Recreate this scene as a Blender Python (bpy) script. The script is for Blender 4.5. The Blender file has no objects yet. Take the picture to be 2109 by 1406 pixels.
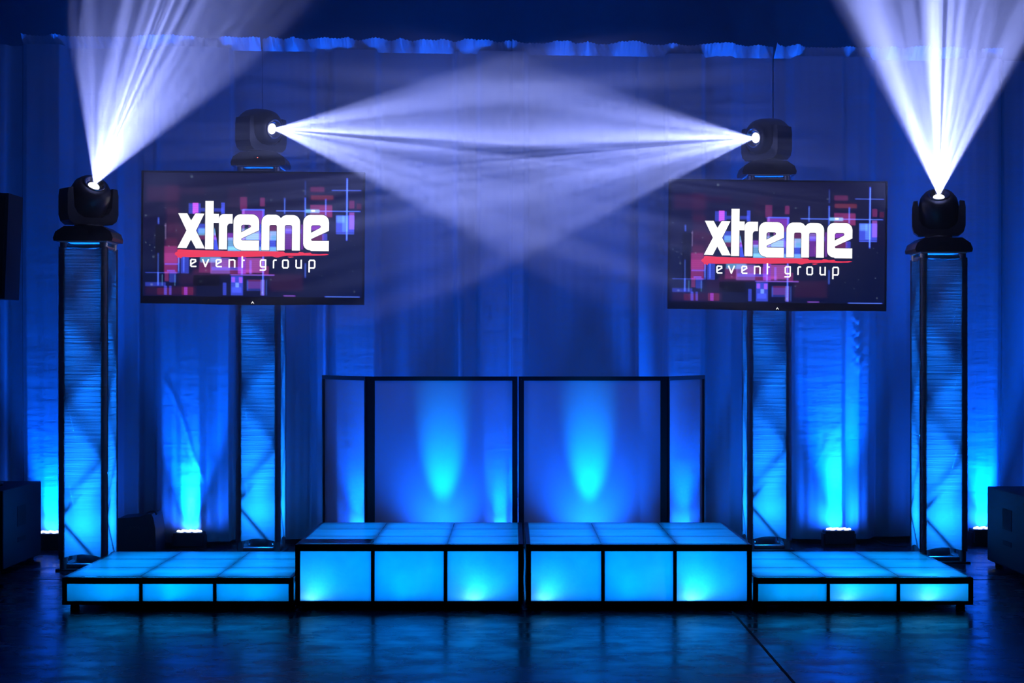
import bpy, bmesh, math, random
import numpy as np
from mathutils import Vector, Matrix, Euler

# ------------------------------------------------------------------ camera, world, exposure
S = bpy.context.scene
COL = S.collection
F = 3559.0            # focal length in pixels of the 2109 px frame
CX, HY = 1054.5, 735.0
CAMZ = 1.355
cam_d = bpy.data.cameras.new('camera'); cam = bpy.data.objects.new('camera', cam_d); COL.objects.link(cam)
cam_d.sensor_width = 36.0; cam_d.lens = F * 36.0 / 2109.0
cam_d.shift_y = (HY - 703.0) / 2109.0
cam.location = (0, 0, CAMZ); cam.rotation_euler = (math.radians(90), 0, 0)
cam_d.clip_end = 100
S.camera = cam
S.view_settings.view_transform = 'Standard'; S.view_settings.look = 'None'
S.view_settings.exposure = 0.0; S.view_settings.gamma = 1.0; S.view_settings.use_curve_mapping = False
W = bpy.data.worlds.new('world'); S.world = W; W.use_nodes = True
W.node_tree.nodes['Background'].inputs[0].default_value = (0.0015, 0.004, 0.030, 1)
W.node_tree.nodes['Background'].inputs[1].default_value = 0.25
cy = S.cycles
cy.use_denoising = True
try:
    cy.denoiser = 'OPENIMAGEDENOISE'; cy.denoising_input_passes = 'RGB_ALBEDO_NORMAL'
except Exception: pass
cy.max_bounces = 6; cy.diffuse_bounces = 2; cy.glossy_bounces = 3; cy.transmission_bounces = 4
cy.volume_bounces = 0; cy.transparent_max_bounces = 16
cy.sample_clamp_indirect = 3.0; cy.sample_clamp_direct = 0.0
cy.caustics_reflective = False; cy.caustics_refractive = False
cy.use_light_tree = True
try: cy.volume_step_rate = 1.0
except Exception: pass

BLUE = (0.0, 0.095, 1.0)       # colour of the LED wash
CYAN = (0.0, 0.21, 1.0)       # colour of the LEDs inside the stage decks
WHITE = (0.36, 0.42, 1.0)        # colour of the moving heads

def P(px, py, D):
    "picture column and row at a distance D in front of the camera -> metres"
    return Vector(((px - CX) * D / F, D, CAMZ - (py - HY) * D / F))

def new_light(name, kind, loc, power, color, parent=None, d=None, **kw):
    l = bpy.data.lights.new(name, kind); l.energy = power; l.color = color
    for k, v in kw.items(): setattr(l, k, v)
    o = bpy.data.objects.new(name, l); COL.objects.link(o)
    o.location = loc
    if d is not None: o.rotation_euler = Vector(d).to_track_quat('-Z', 'Y').to_euler()
    if parent is not None: o.parent = parent
    return o

# very low blue fill added in front, not a lamp of the room
new_light('front_fill', 'AREA', (0, 2.0, 5.2), 4, (0.01, 0.09, 1.0), d=(0, 1, -0.42), size=5.0)

# ------------------------------------------------------------------ materials
def mat(name):
    m = bpy.data.materials.new(name); m.use_nodes = True
    nt = m.node_tree; nt.nodes.clear()
    out = nt.nodes.new('ShaderNodeOutputMaterial')
    return m, nt, out
def N(nt, kind, **inp):
    n = nt.nodes.new(kind)
    for k, v in inp.items():
        if k in n.inputs.keys(): n.inputs[k].default_value = v
        else: setattr(n, k, v)
    return n
def c4(c): return (c[0], c[1], c[2], 1)
def pbr(name, col, rough=0.5, metal=0.0, bump=0.0, bscale=60, spec=0.5, vary=0.0):
    m, nt, out = mat(name)
    b = N(nt, 'ShaderNodeBsdfPrincipled'); b.inputs['Base Color'].default_value = c4(col)
    b.inputs['Roughness'].default_value = rough; b.inputs['Metallic'].default_value = metal
    b.inputs['Specular IOR Level'].default_value = spec
    tc = N(nt, 'ShaderNodeTexCoord'); no = N(nt, 'ShaderNodeTexNoise'); no.inputs['Scale'].default_value = bscale
    no.inputs['Detail'].default_value = 4
    nt.links.new(tc.outputs['Object'], no.inputs['Vector'])
    mr = N(nt, 'ShaderNodeMapRange'); mr.inputs['To Min'].default_value = max(0, rough - 0.08); mr.inputs['To Max'].default_value = min(1, rough + 0.08)
    nt.links.new(no.outputs['Fac'], mr.inputs['Value']); nt.links.new(mr.outputs['Result'], b.inputs['Roughness'])
    if bump:
        bp = N(nt, 'ShaderNodeBump'); bp.inputs['Strength'].default_value = bump; bp.inputs['Distance'].default_value = 0.002
        nt.links.new(no.outputs['Fac'], bp.inputs['Height']); nt.links.new(bp.outputs['Normal'], b.inputs['Normal'])
    nt.links.new(b.outputs[0], out.inputs['Surface'])
    return m
def emit(name, col, s):
    m, nt, out = mat(name); e = N(nt, 'ShaderNodeEmission'); e.inputs[0].default_value = c4(col); e.inputs[1].default_value = s
    nt.links.new(e.outputs[0], out.inputs['Surface']); return m

M_BLACK = pbr('black_powder_coat', (0.008, 0.009, 0.012), 0.45, bump=0.15, bscale=300)
M_PLASTIC = pbr('black_plastic', (0.012, 0.012, 0.015), 0.38, bump=0.1, bscale=200)
M_CORD = pbr('white_cord', (0.85, 0.85, 0.85), 0.4)
M_RUBBER = pbr('black_rubber', (0.006, 0.006, 0.007), 0.8)
M_METAL = pbr('dull_aluminium', (0.45, 0.46, 0.48), 0.35, metal=0.9)
M_PLATE = pbr('pale_plate', (0.6, 0.6, 0.62), 0.6)
M_CHROME = pbr('polished_metal_ring', (0.8, 0.8, 0.85), 0.15, metal=1.0)
M_CARPET = pbr('speaker_box_finish', (0.012, 0.013, 0.018), 0.7, bump=0.5, bscale=180)
M_BAG = pbr('black_nylon', (0.008, 0.009, 0.012), 0.6, bump=0.5, bscale=400)
M_BAGPRINT = pbr('grey_print', (0.05, 0.055, 0.07), 0.6)
M_SOCKET = pbr('recess_black', (0.002, 0.002, 0.003), 0.9)
M_LENS = emit('lit_lens', (1.0, 0.97, 0.9), 2.5)
M_LED = emit('lit_led', (0.75, 0.93, 1.0), 3)
M_RED = emit('red_indicator', (1.0, 0.15, 0.1), 3)

# frosted acrylic: light from behind shows through as a soft glow
def acrylic(name, streak):
    m, nt, out = mat(name)
    tc = N(nt, 'ShaderNodeTexCoord'); mp = N(nt, 'ShaderNodeMapping'); mp.inputs['Scale'].default_value = streak
    no = N(nt, 'ShaderNodeTexNoise'); no.inputs['Scale'].default_value = 3.0; no.inputs['Detail'].default_value = 3
    nt.links.new(tc.outputs['Object'], mp.inputs[0]); nt.links.new(mp.outputs[0], no.inputs['Vector'])
    cr = N(nt, 'ShaderNodeMapRange'); cr.inputs['From Min'].default_value = 0.35; cr.inputs['From Max'].default_value = 0.65
    cr.inputs['To Min'].default_value = 0.62; cr.inputs['To Max'].default_value = 0.86
    nt.links.new(no.outputs['Fac'], cr.inputs['Value'])
    co = N(nt, 'ShaderNodeCombineColor')
    for i in range(3): nt.links.new(cr.outputs[0], co.inputs[i])
    tr = N(nt, 'ShaderNodeBsdfTranslucent'); nt.links.new(co.outputs[0], tr.inputs[0])
    gl = N(nt, 'ShaderNodeBsdfGlossy'); gl.inputs['Roughness'].default_value = 0.22
    fr = N(nt, 'ShaderNodeFresnel'); fr.inputs[0].default_value = 1.45
    mx = N(nt, 'ShaderNodeMixShader'); nt.links.new(fr.outputs[0], mx.inputs[0])
    nt.links.new(tr.outputs[0], mx.inputs[1]); nt.links.new(gl.outputs[0], mx.inputs[2])
    nt.links.new(mx.outputs[0], out.inputs['Surface']); return m
M_ACR_TOP = acrylic('frosted_acrylic_deck', (0.6, 1.2, 1)); M_ACR_SIDE = acrylic('frosted_acrylic_panel', (1.0, 1.0, 1.0))

def clear_acrylic():
    m, nt, out = mat('clear_acrylic'); t = N(nt, 'ShaderNodeBsdfTransparent'); t.inputs[0].default_value = (.97, .98, .98, 1)
    nt.links.new(t.outputs[0], out.inputs['Surface']); return m
M_CLEAR = clear_acrylic()
def frosted(o, m, d):
    "a clear acrylic plate whose face towards d is frosted"
    o.data.materials.clear(); o.data.materials.append(M_CLEAR); o.data.materials.append(m)
    for p in o.data.polygons: p.material_index = 1 if p.normal.dot(Vector(d)) > .9 else 0
    return o
# stretched white spandex, lit from inside or behind, a little see-through
def spandex(name, see, ripple=0.0):
    m, nt, out = mat(name)
    tr = N(nt, 'ShaderNodeBsdfTranslucent'); tr.inputs[0].default_value = (0.82, 0.82, 0.82, 1)
    df = N(nt, 'ShaderNodeBsdfDiffuse'); df.inputs[0].default_value = (0.12, 0.12, 0.13, 1)
    tp = N(nt, 'ShaderNodeBsdfTransparent')
    a = N(nt, 'ShaderNodeMixShader'); a.inputs[0].default_value = 0.2
    nt.links.new(tr.outputs[0], a.inputs[1]); nt.links.new(df.outputs[0], a.inputs[2])
    b = N(nt, 'ShaderNodeMixShader'); b.inputs[0].default_value = see
    nt.links.new(a.outputs[0], b.inputs[1]); nt.links.new(tp.outputs[0], b.inputs[2])
    if ripple:
        tc = N(nt, 'ShaderNodeTexCoord'); mp = N(nt, 'ShaderNodeMapping'); mp.inputs['Scale'].default_value = (2.5, 2.5, 60)
        no = N(nt, 'ShaderNodeTexNoise'); no.inputs['Scale'].default_value = 1.0; no.inputs['Detail'].default_value = 3
        nt.links.new(tc.outputs['Object'], mp.inputs[0]); nt.links.new(mp.outputs[0], no.inputs['Vector'])
        bp = N(nt, 'ShaderNodeBump'); bp.inputs['Strength'].default_value = ripple; bp.inputs['Distance'].default_value = 0.01
        nt.links.new(no.outputs['Fac'], bp.inputs['Height'])
        nt.links.new(bp.outputs[0], tr.inputs['Normal']); nt.links.new(bp.outputs[0], df.inputs['Normal'])
    nt.links.new(b.outputs[0], out.inputs['Surface']); return m
M_SOCK = spandex('white_spandex_sleeve', 0.04, 0.35)
M_SCRIM = spandex('white_spandex_scrim', 0.30)

# drape: satin-like cloth with a fine crumple
def cloth():
    m, nt, out = mat('pale_satin_drape')
    b = N(nt, 'ShaderNodeBsdfPrincipled'); b.inputs['Base Color'].default_value = (0.30, 0.31, 0.34, 1)
    b.inputs['Roughness'].default_value = 0.42; b.inputs['Specular IOR Level'].default_value = 0.45
    tc = N(nt, 'ShaderNodeTexCoord')
    def tex(sc, scale, detail, rough=0.6):
        mp = N(nt, 'ShaderNodeMapping'); mp.inputs['Scale'].default_value = sc
        no = N(nt, 'ShaderNodeTexNoise'); no.inputs['Scale'].default_value = scale; no.inputs['Detail'].default_value = detail; no.inputs['Roughness'].default_value = rough
        nt.links.new(tc.outputs['Object'], mp.inputs[0]); nt.links.new(mp.outputs[0], no.inputs['Vector']); return no
    n1 = tex((1, 1, 1.6), 26, 7, 0.7); n2 = tex((0.6, 1, 3.0), 3.2, 3); n3 = tex((1, 1, 0.06), 14, 2)
    a = N(nt, 'ShaderNodeMath', operation='MULTIPLY_ADD'); nt.links.new(n1.outputs['Fac'], a.inputs[0]); a.inputs[1].default_value = 0.22; 
    a2 = N(nt, 'ShaderNodeMath', operation='MULTIPLY'); nt.links.new(n2.outputs['Fac'], a2.inputs[0]); a2.inputs[1].default_value = 0.9
    nt.links.new(a2.outputs[0], a.inputs[2])
    a3 = N(nt, 'ShaderNodeMath', operation='MULTIPLY_ADD'); nt.links.new(n3.outputs['Fac'], a3.inputs[0]); a3.inputs[1].default_value = 0.12
    nt.links.new(a.outputs[0], a3.inputs[2])
    bp = N(nt, 'ShaderNodeBump'); bp.inputs['Strength'].default_value = 0.55; bp.inputs['Distance'].default_value = 0.012
    nt.links.new(a3.outputs[0], bp.inputs['Height']); nt.links.new(bp.outputs[0], b.inputs['Normal'])
    nt.links.new(b.outputs[0], out.inputs['Surface']); return m
M_DRAPE = cloth()

# floor: sealed dark concrete, smears in the gloss, saw-cut joints
def floor_mat():
    m, nt, out = mat('sealed_dark_concrete')
    b = N(nt, 'ShaderNodeBsdfPrincipled')
    tc = N(nt, 'ShaderNodeTexCoord')
    def tex(sc, scale, detail, off=(0, 0, 0)):
        mp = N(nt, 'ShaderNodeMapping'); mp.inputs['Scale'].default_value = sc; mp.inputs['Location'].default_value = off
        no = N(nt, 'ShaderNodeTexNoise'); no.inputs['Scale'].default_value = scale; no.inputs['Detail'].default_value = detail; no.inputs['Roughness'].default_value = 0.6
        nt.links.new(tc.outputs['Object'], mp.inputs[0]); nt.links.new(mp.outputs[0], no.inputs['Vector']); return no
    n1 = tex((1, 1, 1), 1.6, 8); n2 = tex((1.2, 1.6, 1), 3.5, 6, (3, 1, 0)); n3 = tex((1, 1, 1), 40, 3)
    cr = N(nt, 'ShaderNodeValToRGB'); cr.color_ramp.elements[0].position = 0.3; cr.color_ramp.elements[1].position = 0.75
    cr.color_ramp.elements[0].color = (0.007, 0.008, 0.011, 1); cr.color_ramp.elements[1].color = (0.028, 0.03, 0.036, 1)
    nt.links.new(n1.outputs['Fac'], cr.inputs[0]); nt.links.new(cr.outputs[0], b.inputs['Base Color'])
    mr = N(nt, 'ShaderNodeMapRange'); mr.inputs['From Min'].default_value = 0.35; mr.inputs['From Max'].default_value = 0.68
    mr.inputs['To Min'].default_value = 0.15; mr.inputs['To Max'].default_value = 0.36
    nt.links.new(n2.outputs['Fac'], mr.inputs['Value']); nt.links.new(mr.outputs[0], b.inputs['Roughness'])
    b.inputs['Specular IOR Level'].default_value = 0.10; b.inputs['Specular Tint'].default_value = (0.5, 0.6, 1.0, 1)
    ad = N(nt, 'ShaderNodeMath', operation='MULTIPLY_ADD'); nt.links.new(n2.outputs['Fac'], ad.inputs[0]); ad.inputs[1].default_value = 1.0
    nt.links.new(n3.outputs['Fac'], ad.inputs[2])
    bp = N(nt, 'ShaderNodeBump'); bp.inputs['Strength'].default_value = 0.05; bp.inputs['Distance'].default_value = 0.002
    nt.links.new(ad.outputs[0], bp.inputs['Height']); nt.links.new(bp.outputs[0], b.inputs['Normal'])
    nt.links.new(b.outputs[0], out.inputs['Surface']); return m
M_FLOOR = floor_mat()
M_JOINT = pbr('saw_cut_joint', (0.002, 0.002, 0.003), 0.95)
M_WALL = pbr('dark_painted_wall', (0.012, 0.013, 0.018), 0.8, bump=0.3, bscale=30)

# ------------------------------------------------------------------ mesh helpers
class MB:
    def __init__(s): s.v = []; s.f = []; s.smooth = []
    def add(s, vs, fs, smooth=False):
        b = len(s.v); s.v += [Vector(v) for v in vs]; s.f += [tuple(b + i for i in f) for f in fs]; s.smooth += [smooth] * len(fs); return s
    def box(s, x0, x1, y0, y1, z0, z1, bev=0.0):
        if bev <= 0:
            v = [(x, y, z) for z in (z0, z1) for y in (y0, y1) for x in (x0, x1)]
            return s.add(v, [(0, 2, 3, 1), (4, 5, 7, 6), (0, 1, 5, 4), (2, 6, 7, 3), (0, 4, 6, 2), (1, 3, 7, 5)])
        bm = bmesh.new()
        bmesh.ops.create_cube(bm, size=1, matrix=Matrix.Translation(((x0 + x1) / 2, (y0 + y1) / 2, (z0 + z1) / 2)) @ Matrix.Diagonal((x1 - x0, y1 - y0, z1 - z0, 1)))
        bmesh.ops.bevel(bm, geom=bm.edges[:], offset=bev, segments=2, affect='EDGES', profile=0.5)
        bm.verts.index_update()
        s.add([v.co.copy() for v in bm.verts], [[v.index for v in f.verts] for f in bm.faces]); bm.free(); return s
    def bar(s, a, b, r, n=10, r2=None):
        a, b = Vector(a), Vector(b); r2 = r if r2 is None else r2
        d = (b - a).normalized(); u = d.orthogonal().normalized(); w = d.cross(u)
        vs = []
        for p, q in ((a, r), (b, r2)):
            for i in range(n):
                t = 2 * math.pi * i / n; vs.append(p + (u * math.cos(t) + w * math.sin(t)) * q)
        fs = [(i, (i + 1) % n, n + (i + 1) % n, n + i) for i in range(n)]
        s.add(vs, fs, True); s.add(vs[:n], [tuple(range(n))[::-1]]); s.add(vs[n:], [tuple(range(n))]); return s
    def tube(s, pts, r, n=8):
        for i in range(len(pts) - 1): s.bar(pts[i], pts[i + 1], r, n)
        return s
    def lathe(s, prof, n=32, M=None, smooth=True, sx=1.0):
        "profile of (radius, z) turned about z"
        vs = []; M = M or Matrix.Identity(4)
        for r, z in prof:
            for i in range(n):
                t = 2 * math.pi * i / n; vs.append(M @ Vector((r * math.cos(t) * sx, r * math.sin(t), z)))
        fs = []
        for k in range(len(prof) - 1):
            for i in range(n):
                j = (i + 1) % n; fs.append((k * n + i, k * n + j, (k + 1) * n + j, (k + 1) * n + i))
        return s.add(vs, fs, smooth)
    def prism(s, poly, y0, y1, M=None):
        "polygon in x,z pulled from y0 to y1"
        M = M or Matrix.Identity(4); n = len(poly)
        vs = [M @ Vector((x, y0, z)) for x, z in poly] + [M @ Vector((x, y1, z)) for x, z in poly]
        fs = [tuple(range(n)), tuple(range(2 * n - 1, n - 1, -1))] + [(i, i + n, (i + 1) % n + n, (i + 1) % n) for i in range(n)]
        return s.add(vs, fs)
    def build(s, name, m, parent=None, normals=True):
        me = bpy.data.meshes.new(name); me.from_pydata(s.v, [], s.f)
        me.polygons.foreach_set('use_smooth', s.smooth)
        if m: me.materials.append(m)
        if normals:
            bm = bmesh.new(); bm.from_mesh(me); bmesh.ops.recalc_face_normals(bm, faces=bm.faces[:]); bm.to_mesh(me); bm.free()
        o = bpy.data.objects.new(name, me); COL.objects.link(o)
        if parent is not None: o.parent = parent
        return o
def tag(o, label=None, cat=None, group=None, kind=None):
    if label: o['label'] = label
    if cat: o['category'] = cat
    if group: o['group'] = group
    if kind: o['kind'] = kind
    return o
def thing(name, loc, label, cat, group=None, rz=0):
    o = bpy.data.objects.new(name, None); COL.objects.link(o); o.location = loc; o.rotation_euler = (0, 0, rz)
    return tag(o, label, cat, group)
def kids(o): return [c for c in bpy.data.objects if c.parent == o]
def copy_tree(o, parent=None):
    c = o.copy(); COL.objects.link(c); c.parent = parent
    for k in kids(o):
        copy_tree(k, c)
    return c

# ------------------------------------------------------------------ room
fl = MB().box(-9, 9, -1.0, 14.2, -0.2, 0.0).build('floor', M_FLOOR); tag(fl, 'glossy dark concrete floor in front of and below the stage', kind='structure')
def joint(x0, x1, y0, y1):
    o = MB().box(x0, x1, y0, y1, 0.0, 0.0008).build('trim_1', M_JOINT); tag(o, kind='structure')
joint(-9, 9, 10.515, 10.535); joint(1.166, 1.180, -1.0, 10.51)
wb = MB().box(-9, 9, 14.2, 14.4, -0.2, 7).build('wall_back', M_WALL); tag(wb, 'dark wall behind and above the drapes', kind='structure')

# ------------------------------------------------------------------ drapes
def drape_D(px):      # the drape line runs slightly away from the camera towards the right
    return 12.49 + (px - 50) * (12.80 - 12.49) / 2020.0
# forward (toward the camera) bulge of the cloth along its run: (column, metres)
FOLDS = [(-260, .02), (-200, .10), (-150, .10), (-110, 0), (-40, .0), (-10, .09), (12, .09), (22, .0), (45, 0), (53, .14), (85, .15), (122, .17), (140, .02), (150, .0), (200, .04), (243, .03), (255, .09), (285, .10), (296, .01), (318, 0), (328, .15),
         (372, .17), (412, .17), (424, .13), (450, .10), (474, .11), (480, .0), (520, .02), (590, .0), (640, .0), (650, .09), (668, .10), (676, .02), (690, .12), (730, .13), (774, .15), (784, .01), (830, .03),
         (880, .0), (935, .01), (942, .10), (955, .03), (982, .03), (990, .15), (1045, .14), (1050, .12), (1055, .15), (1080, .15), (1088, .0), (1150, .02), (1220, .0), (1311, .01), (1314, .06),
         (1340, .02), (1368, .02), (1376, .15), (1420, .16), (1446, .17), (1452, .03), (1475, .06), (1505, .07), (1530, .0), (1560, .0), (1618, .0), (1636, .10), (1660, .12), (1700, .16), (1736, .17), (1741, .09), (1770, .15),
         (1792, .13), (1802, .0), (1840, .02), (1868, .0), (1900, .03), (1985, .10), (2020, .14), (2058, .14), (2066, .0), (2110, .0), (2125, .1), (2200, .1), (2240, 0), (2330, .05)]
fx = np.array([a for a, b in FOLDS], float); fy = np.array([b for a, b in FOLDS], float)
dense = np.arange(-262, 2332, 1.0)
prof = np.interp(dense, fx, fy)
k = np.ones(5) / 5.0; prof = np.convolve(np.pad(prof, 2, mode='edge'), k, mode='valid')
rng = np.random.RandomState(4)
def hair(x):   # small vertical ripples, the same at every height
    return 0.0015 * np.sin(x * 0.31 + 1.3 * np.sin(x * 0.05)) + 0.004 * np.sin(x * 0.13 + 2) * np.sin(x * 0.021)
CREASES = [([(338, 780), (358, 815), (372, 850), (386, 890), (396, 930), (412, 962), (420, 985)], .016, 3.2), ([(412, 962), (421, 990)], .010, 2.5), ([(1758, 650), (1760, 1000)], .010, 5.0),
           ([(1390, 690), (1398, 780)], .006, 4.0), ([(1700, 905), (1722, 870)], .008, 3.0), ([(1690, 930), (1712, 900), (1734, 862)], .008, 3.0), ([(700, 700), (716, 770)], .007, 3.0), ([(1010, 660), (1004, 760)], .007, 3.0)]
def crease(x, y):
    "sharp pulls and pinches in the cloth, height in metres"
    h = 0.0
    for pl, a, w in CREASES:
        for (xa, ya), (xb, yb) in zip(pl, pl[1:]):
            lo, hi = min(ya, yb), max(ya, yb)
            if lo <= y <= hi:
                t = (y - ya) / (yb - ya); d = (x - xa - (xb - xa) * t) / w
                h += .32 * a * math.exp(-d * d)
    if 640 < y < 770 and 1738 < x < 1795:      # puckered seam
        d = (x - 1766) / 11.0; h += .009 * math.exp(-d * d) * (1 + math.sin((y + abs(x - 1766) * 1.4) * .26)) * min(1, (770 - y) / 30)
    return h
def make_drape(x0, x1, label):
    xs = np.arange(x0, x1 + 0.1, 2.0) if x1 - x0 != 513 else np.arange(x0, x1 + .1, 3.0); zb = 0.03; ztop = 3.60
    zs = np.linspace(zb, ztop, 120)
    vs = []; nz = len(zs)
    for x in xs:
        D0 = drape_D(x); f = np.interp(x, dense, prof); h = hair(x)
        for z in zs:
            t = (z - zb) / (ztop - zb)
            amp = 1.25 - 0.65 * t ** 1.5                       # folds die towards the pipe
            xx = x + 3.0 * math.sin(z * 1.7 + x * 0.02) * (1 - t) * 0.6
            D = D0 - f * amp - h * (1 - 0.3 * t) - 0.01 * math.sin(z * 2.1 + x * .013)
            D -= crease(x, HY - (z - CAMZ) * F / D0)
            p = P(xx, HY, D); vs.append((p.x, D, z - (x - 50) * 2.5e-5 * t))
    fs = [(i * nz + j, i * nz + j + 1, (i + 1) * nz + j + 1, (i + 1) * nz + j) for i in range(len(xs) - 1) for j in range(nz - 1)]
    root = thing('drape_panel', (P((x0 + x1) / 2, HY, drape_D((x0 + x1) / 2)).x, drape_D((x0 + x1) / 2), 0), label, 'curtain', 'pipe and drape backdrop')
    o = MB().add([Vector(v) - root.location for v in vs], fs, True).build('cloth', M_DRAPE, root, normals=False)
    # gathered heading above the pipe pocket
    if x1 > 45 and x0 < 2060:
        a, b = max(x0, 50), min(x1, 2062)
        xs2 = np.arange(a, b, 2.2); hv = []; rows = 6
        r = np.random.RandomState(int(x0) % 97 + 3)
        tilt = np.interp(xs2, np.arange(a, b + 9, 9), r.uniform(-0.012, 0.03, len(np.arange(a, b + 9, 9))))
        kn = np.arange(a, b + 40, 22); pv = r.uniform(0, 1, len(kn)); pv = np.where(pv < .42, .06, pv); patch = np.interp(xs2, kn, pv)
        for i, x in enumerate(xs2):
            D0 = drape_D(x) - 0.03
            for j in range(rows):
                t = j / (rows - 1)
                zz = 3.585 - (x - 50) * 2.5e-5 + 0.085 * t + 0.004 * math.sin(x * 0.9) * t
                yy = D0 - (0.004 + tilt[i]) * t * 1.6 * patch[i] - 0.13 * t * patch[i] - 0.010 * abs((x * .06 + .5 * t) % 1 - .5) * (1 + t) - 0.005 * math.sin(x * 0.55 + 2 * j) * math.sin(t * math.pi)
                hv.append((P(x, HY, D0).x, yy, zz))
        fs = [(i * rows + j, i * rows + j + 1, (i + 1) * rows + j + 1, (i + 1) * rows + j) for i in range(len(xs2) - 1) for j in range(rows - 1)]
        MB().add([Vector(v) - root.location for v in hv], fs, True).build('gathered_heading', M_DRAPE, root, normals=False)
    return root
make_drape(-260, 46, 'dark drape panel at the far left behind the stacked loudspeaker')
make_drape(48, 540, 'blue lit drape panel behind the left front tower, bright streak above its floor light')
make_drape(541.5, 1054.5, 'blue lit drape panel behind the left screen and left half of the facade')
make_drape(1055.0, 1592, 'blue lit drape panel left of the right screen, behind the right facade half')
make_drape(1593.5, 2062, 'blue lit drape panel with crumpled seam below the right screen')
make_drape(2064, 2330, 'dark drape panel at the far right behind the subwoofer')

# ------------------------------------------------------------------ LED uplights
def make_uplight():
    r = thing('led_uplight', (0, 0, 0), 'x', 'stage light', 'LED floor uplights')
    b = MB(); b.box(-.105, .105, -.07, .07, .015, .115, .008); b.build('housing', M_PLASTIC, r)
    b = MB()
    for sx in (-1, 1): b.box(sx * .112 - .004, sx * .112 + .004, -.05, .05, .0, .09)
    b.box(-.116, .116, -.05, .05, 0, .006); b.build('bracket', M_BLACK, r)
    MB().box(-.03, .06, -.0715, -.069, .055, .062).build('vent_slot', M_SOCKET, r)
    L = MB()
    for i, (lx, ly) in enumerate([(-.075, 0), (-.05, -.035), (-.025, .02), (0, -.03), (.025, .02), (.05, -.035), (.075, 0), (0, .045), (-.05, .04), (.05, .04)]):
        L.lathe([(0.001, .128), (.012, .125), (.017, .113)], 12, Matrix.Translation((lx, ly, 0)))
    L.build('lens_cluster', M_LED, r)
    return r
up0 = make_uplight()
UPS = [  # px, D, label, power, cone deg, blend, lean toward drape
    (100, 12.20, 'LED floor light half hidden behind the left front tower', 95, 70, 1.0, 0.10),
    (390, 12.27, 'LED floor light with lit white lenses below the left screen, beside the black bag', 110, 60, 1.0, 0.12),
    (1727, 12.42, 'LED floor light with lit white lenses below the right screen', 110, 60, 1.0, 0.14),
    (1408, 12.38, 'LED floor light whose lenses peek over the deck behind the right facade wing', 16, 70, 1.0, 0.12),
    (1033, 12.36, 'LED floor light hidden behind the middle post of the facade', 18, 70, 1.0, 0.12),
    (735, 12.33, 'LED floor light hidden behind the left wing of the facade', 14, 80, 1.0, 0.12),
    (2030, 12.50, 'LED floor light hidden behind the right subwoofer and front tower', 45, 80, 1.0, 0.12),
]
for i, (px, D, lab, pw, cone, bl, lean) in enumerate(UPS):
    o = up0 if i == 0 else copy_tree(up0)
    o.location = (P(px, HY, D).x, D, 0); o['label'] = lab
    new_light('uplight_beam', 'SPOT', (0, .03, .14), pw * (11, 12, 9, 5, 6.5, 5, 7)[i], BLUE, o, (0, .09, 1), spot_size=math.radians(cone * .7), spot_blend=1.0, shadow_soft_size=0.05)
    new_light('uplight_wash', 'SPOT', (0, .04, .13), pw * .7, BLUE, o, (0, .8, 1), spot_size=math.radians(170), spot_blend=1.0, shadow_soft_size=0.05)
    if i in (1, 2):   # the tight hot column
        new_light('uplight_core', 'SPOT', (0, .03, .14), pw * 1.6, (0.02, 0.22, 1), o, (0, 0.16, 1), spot_size=math.radians(26), spot_blend=1.0, shadow_soft_size=0.03)

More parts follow.
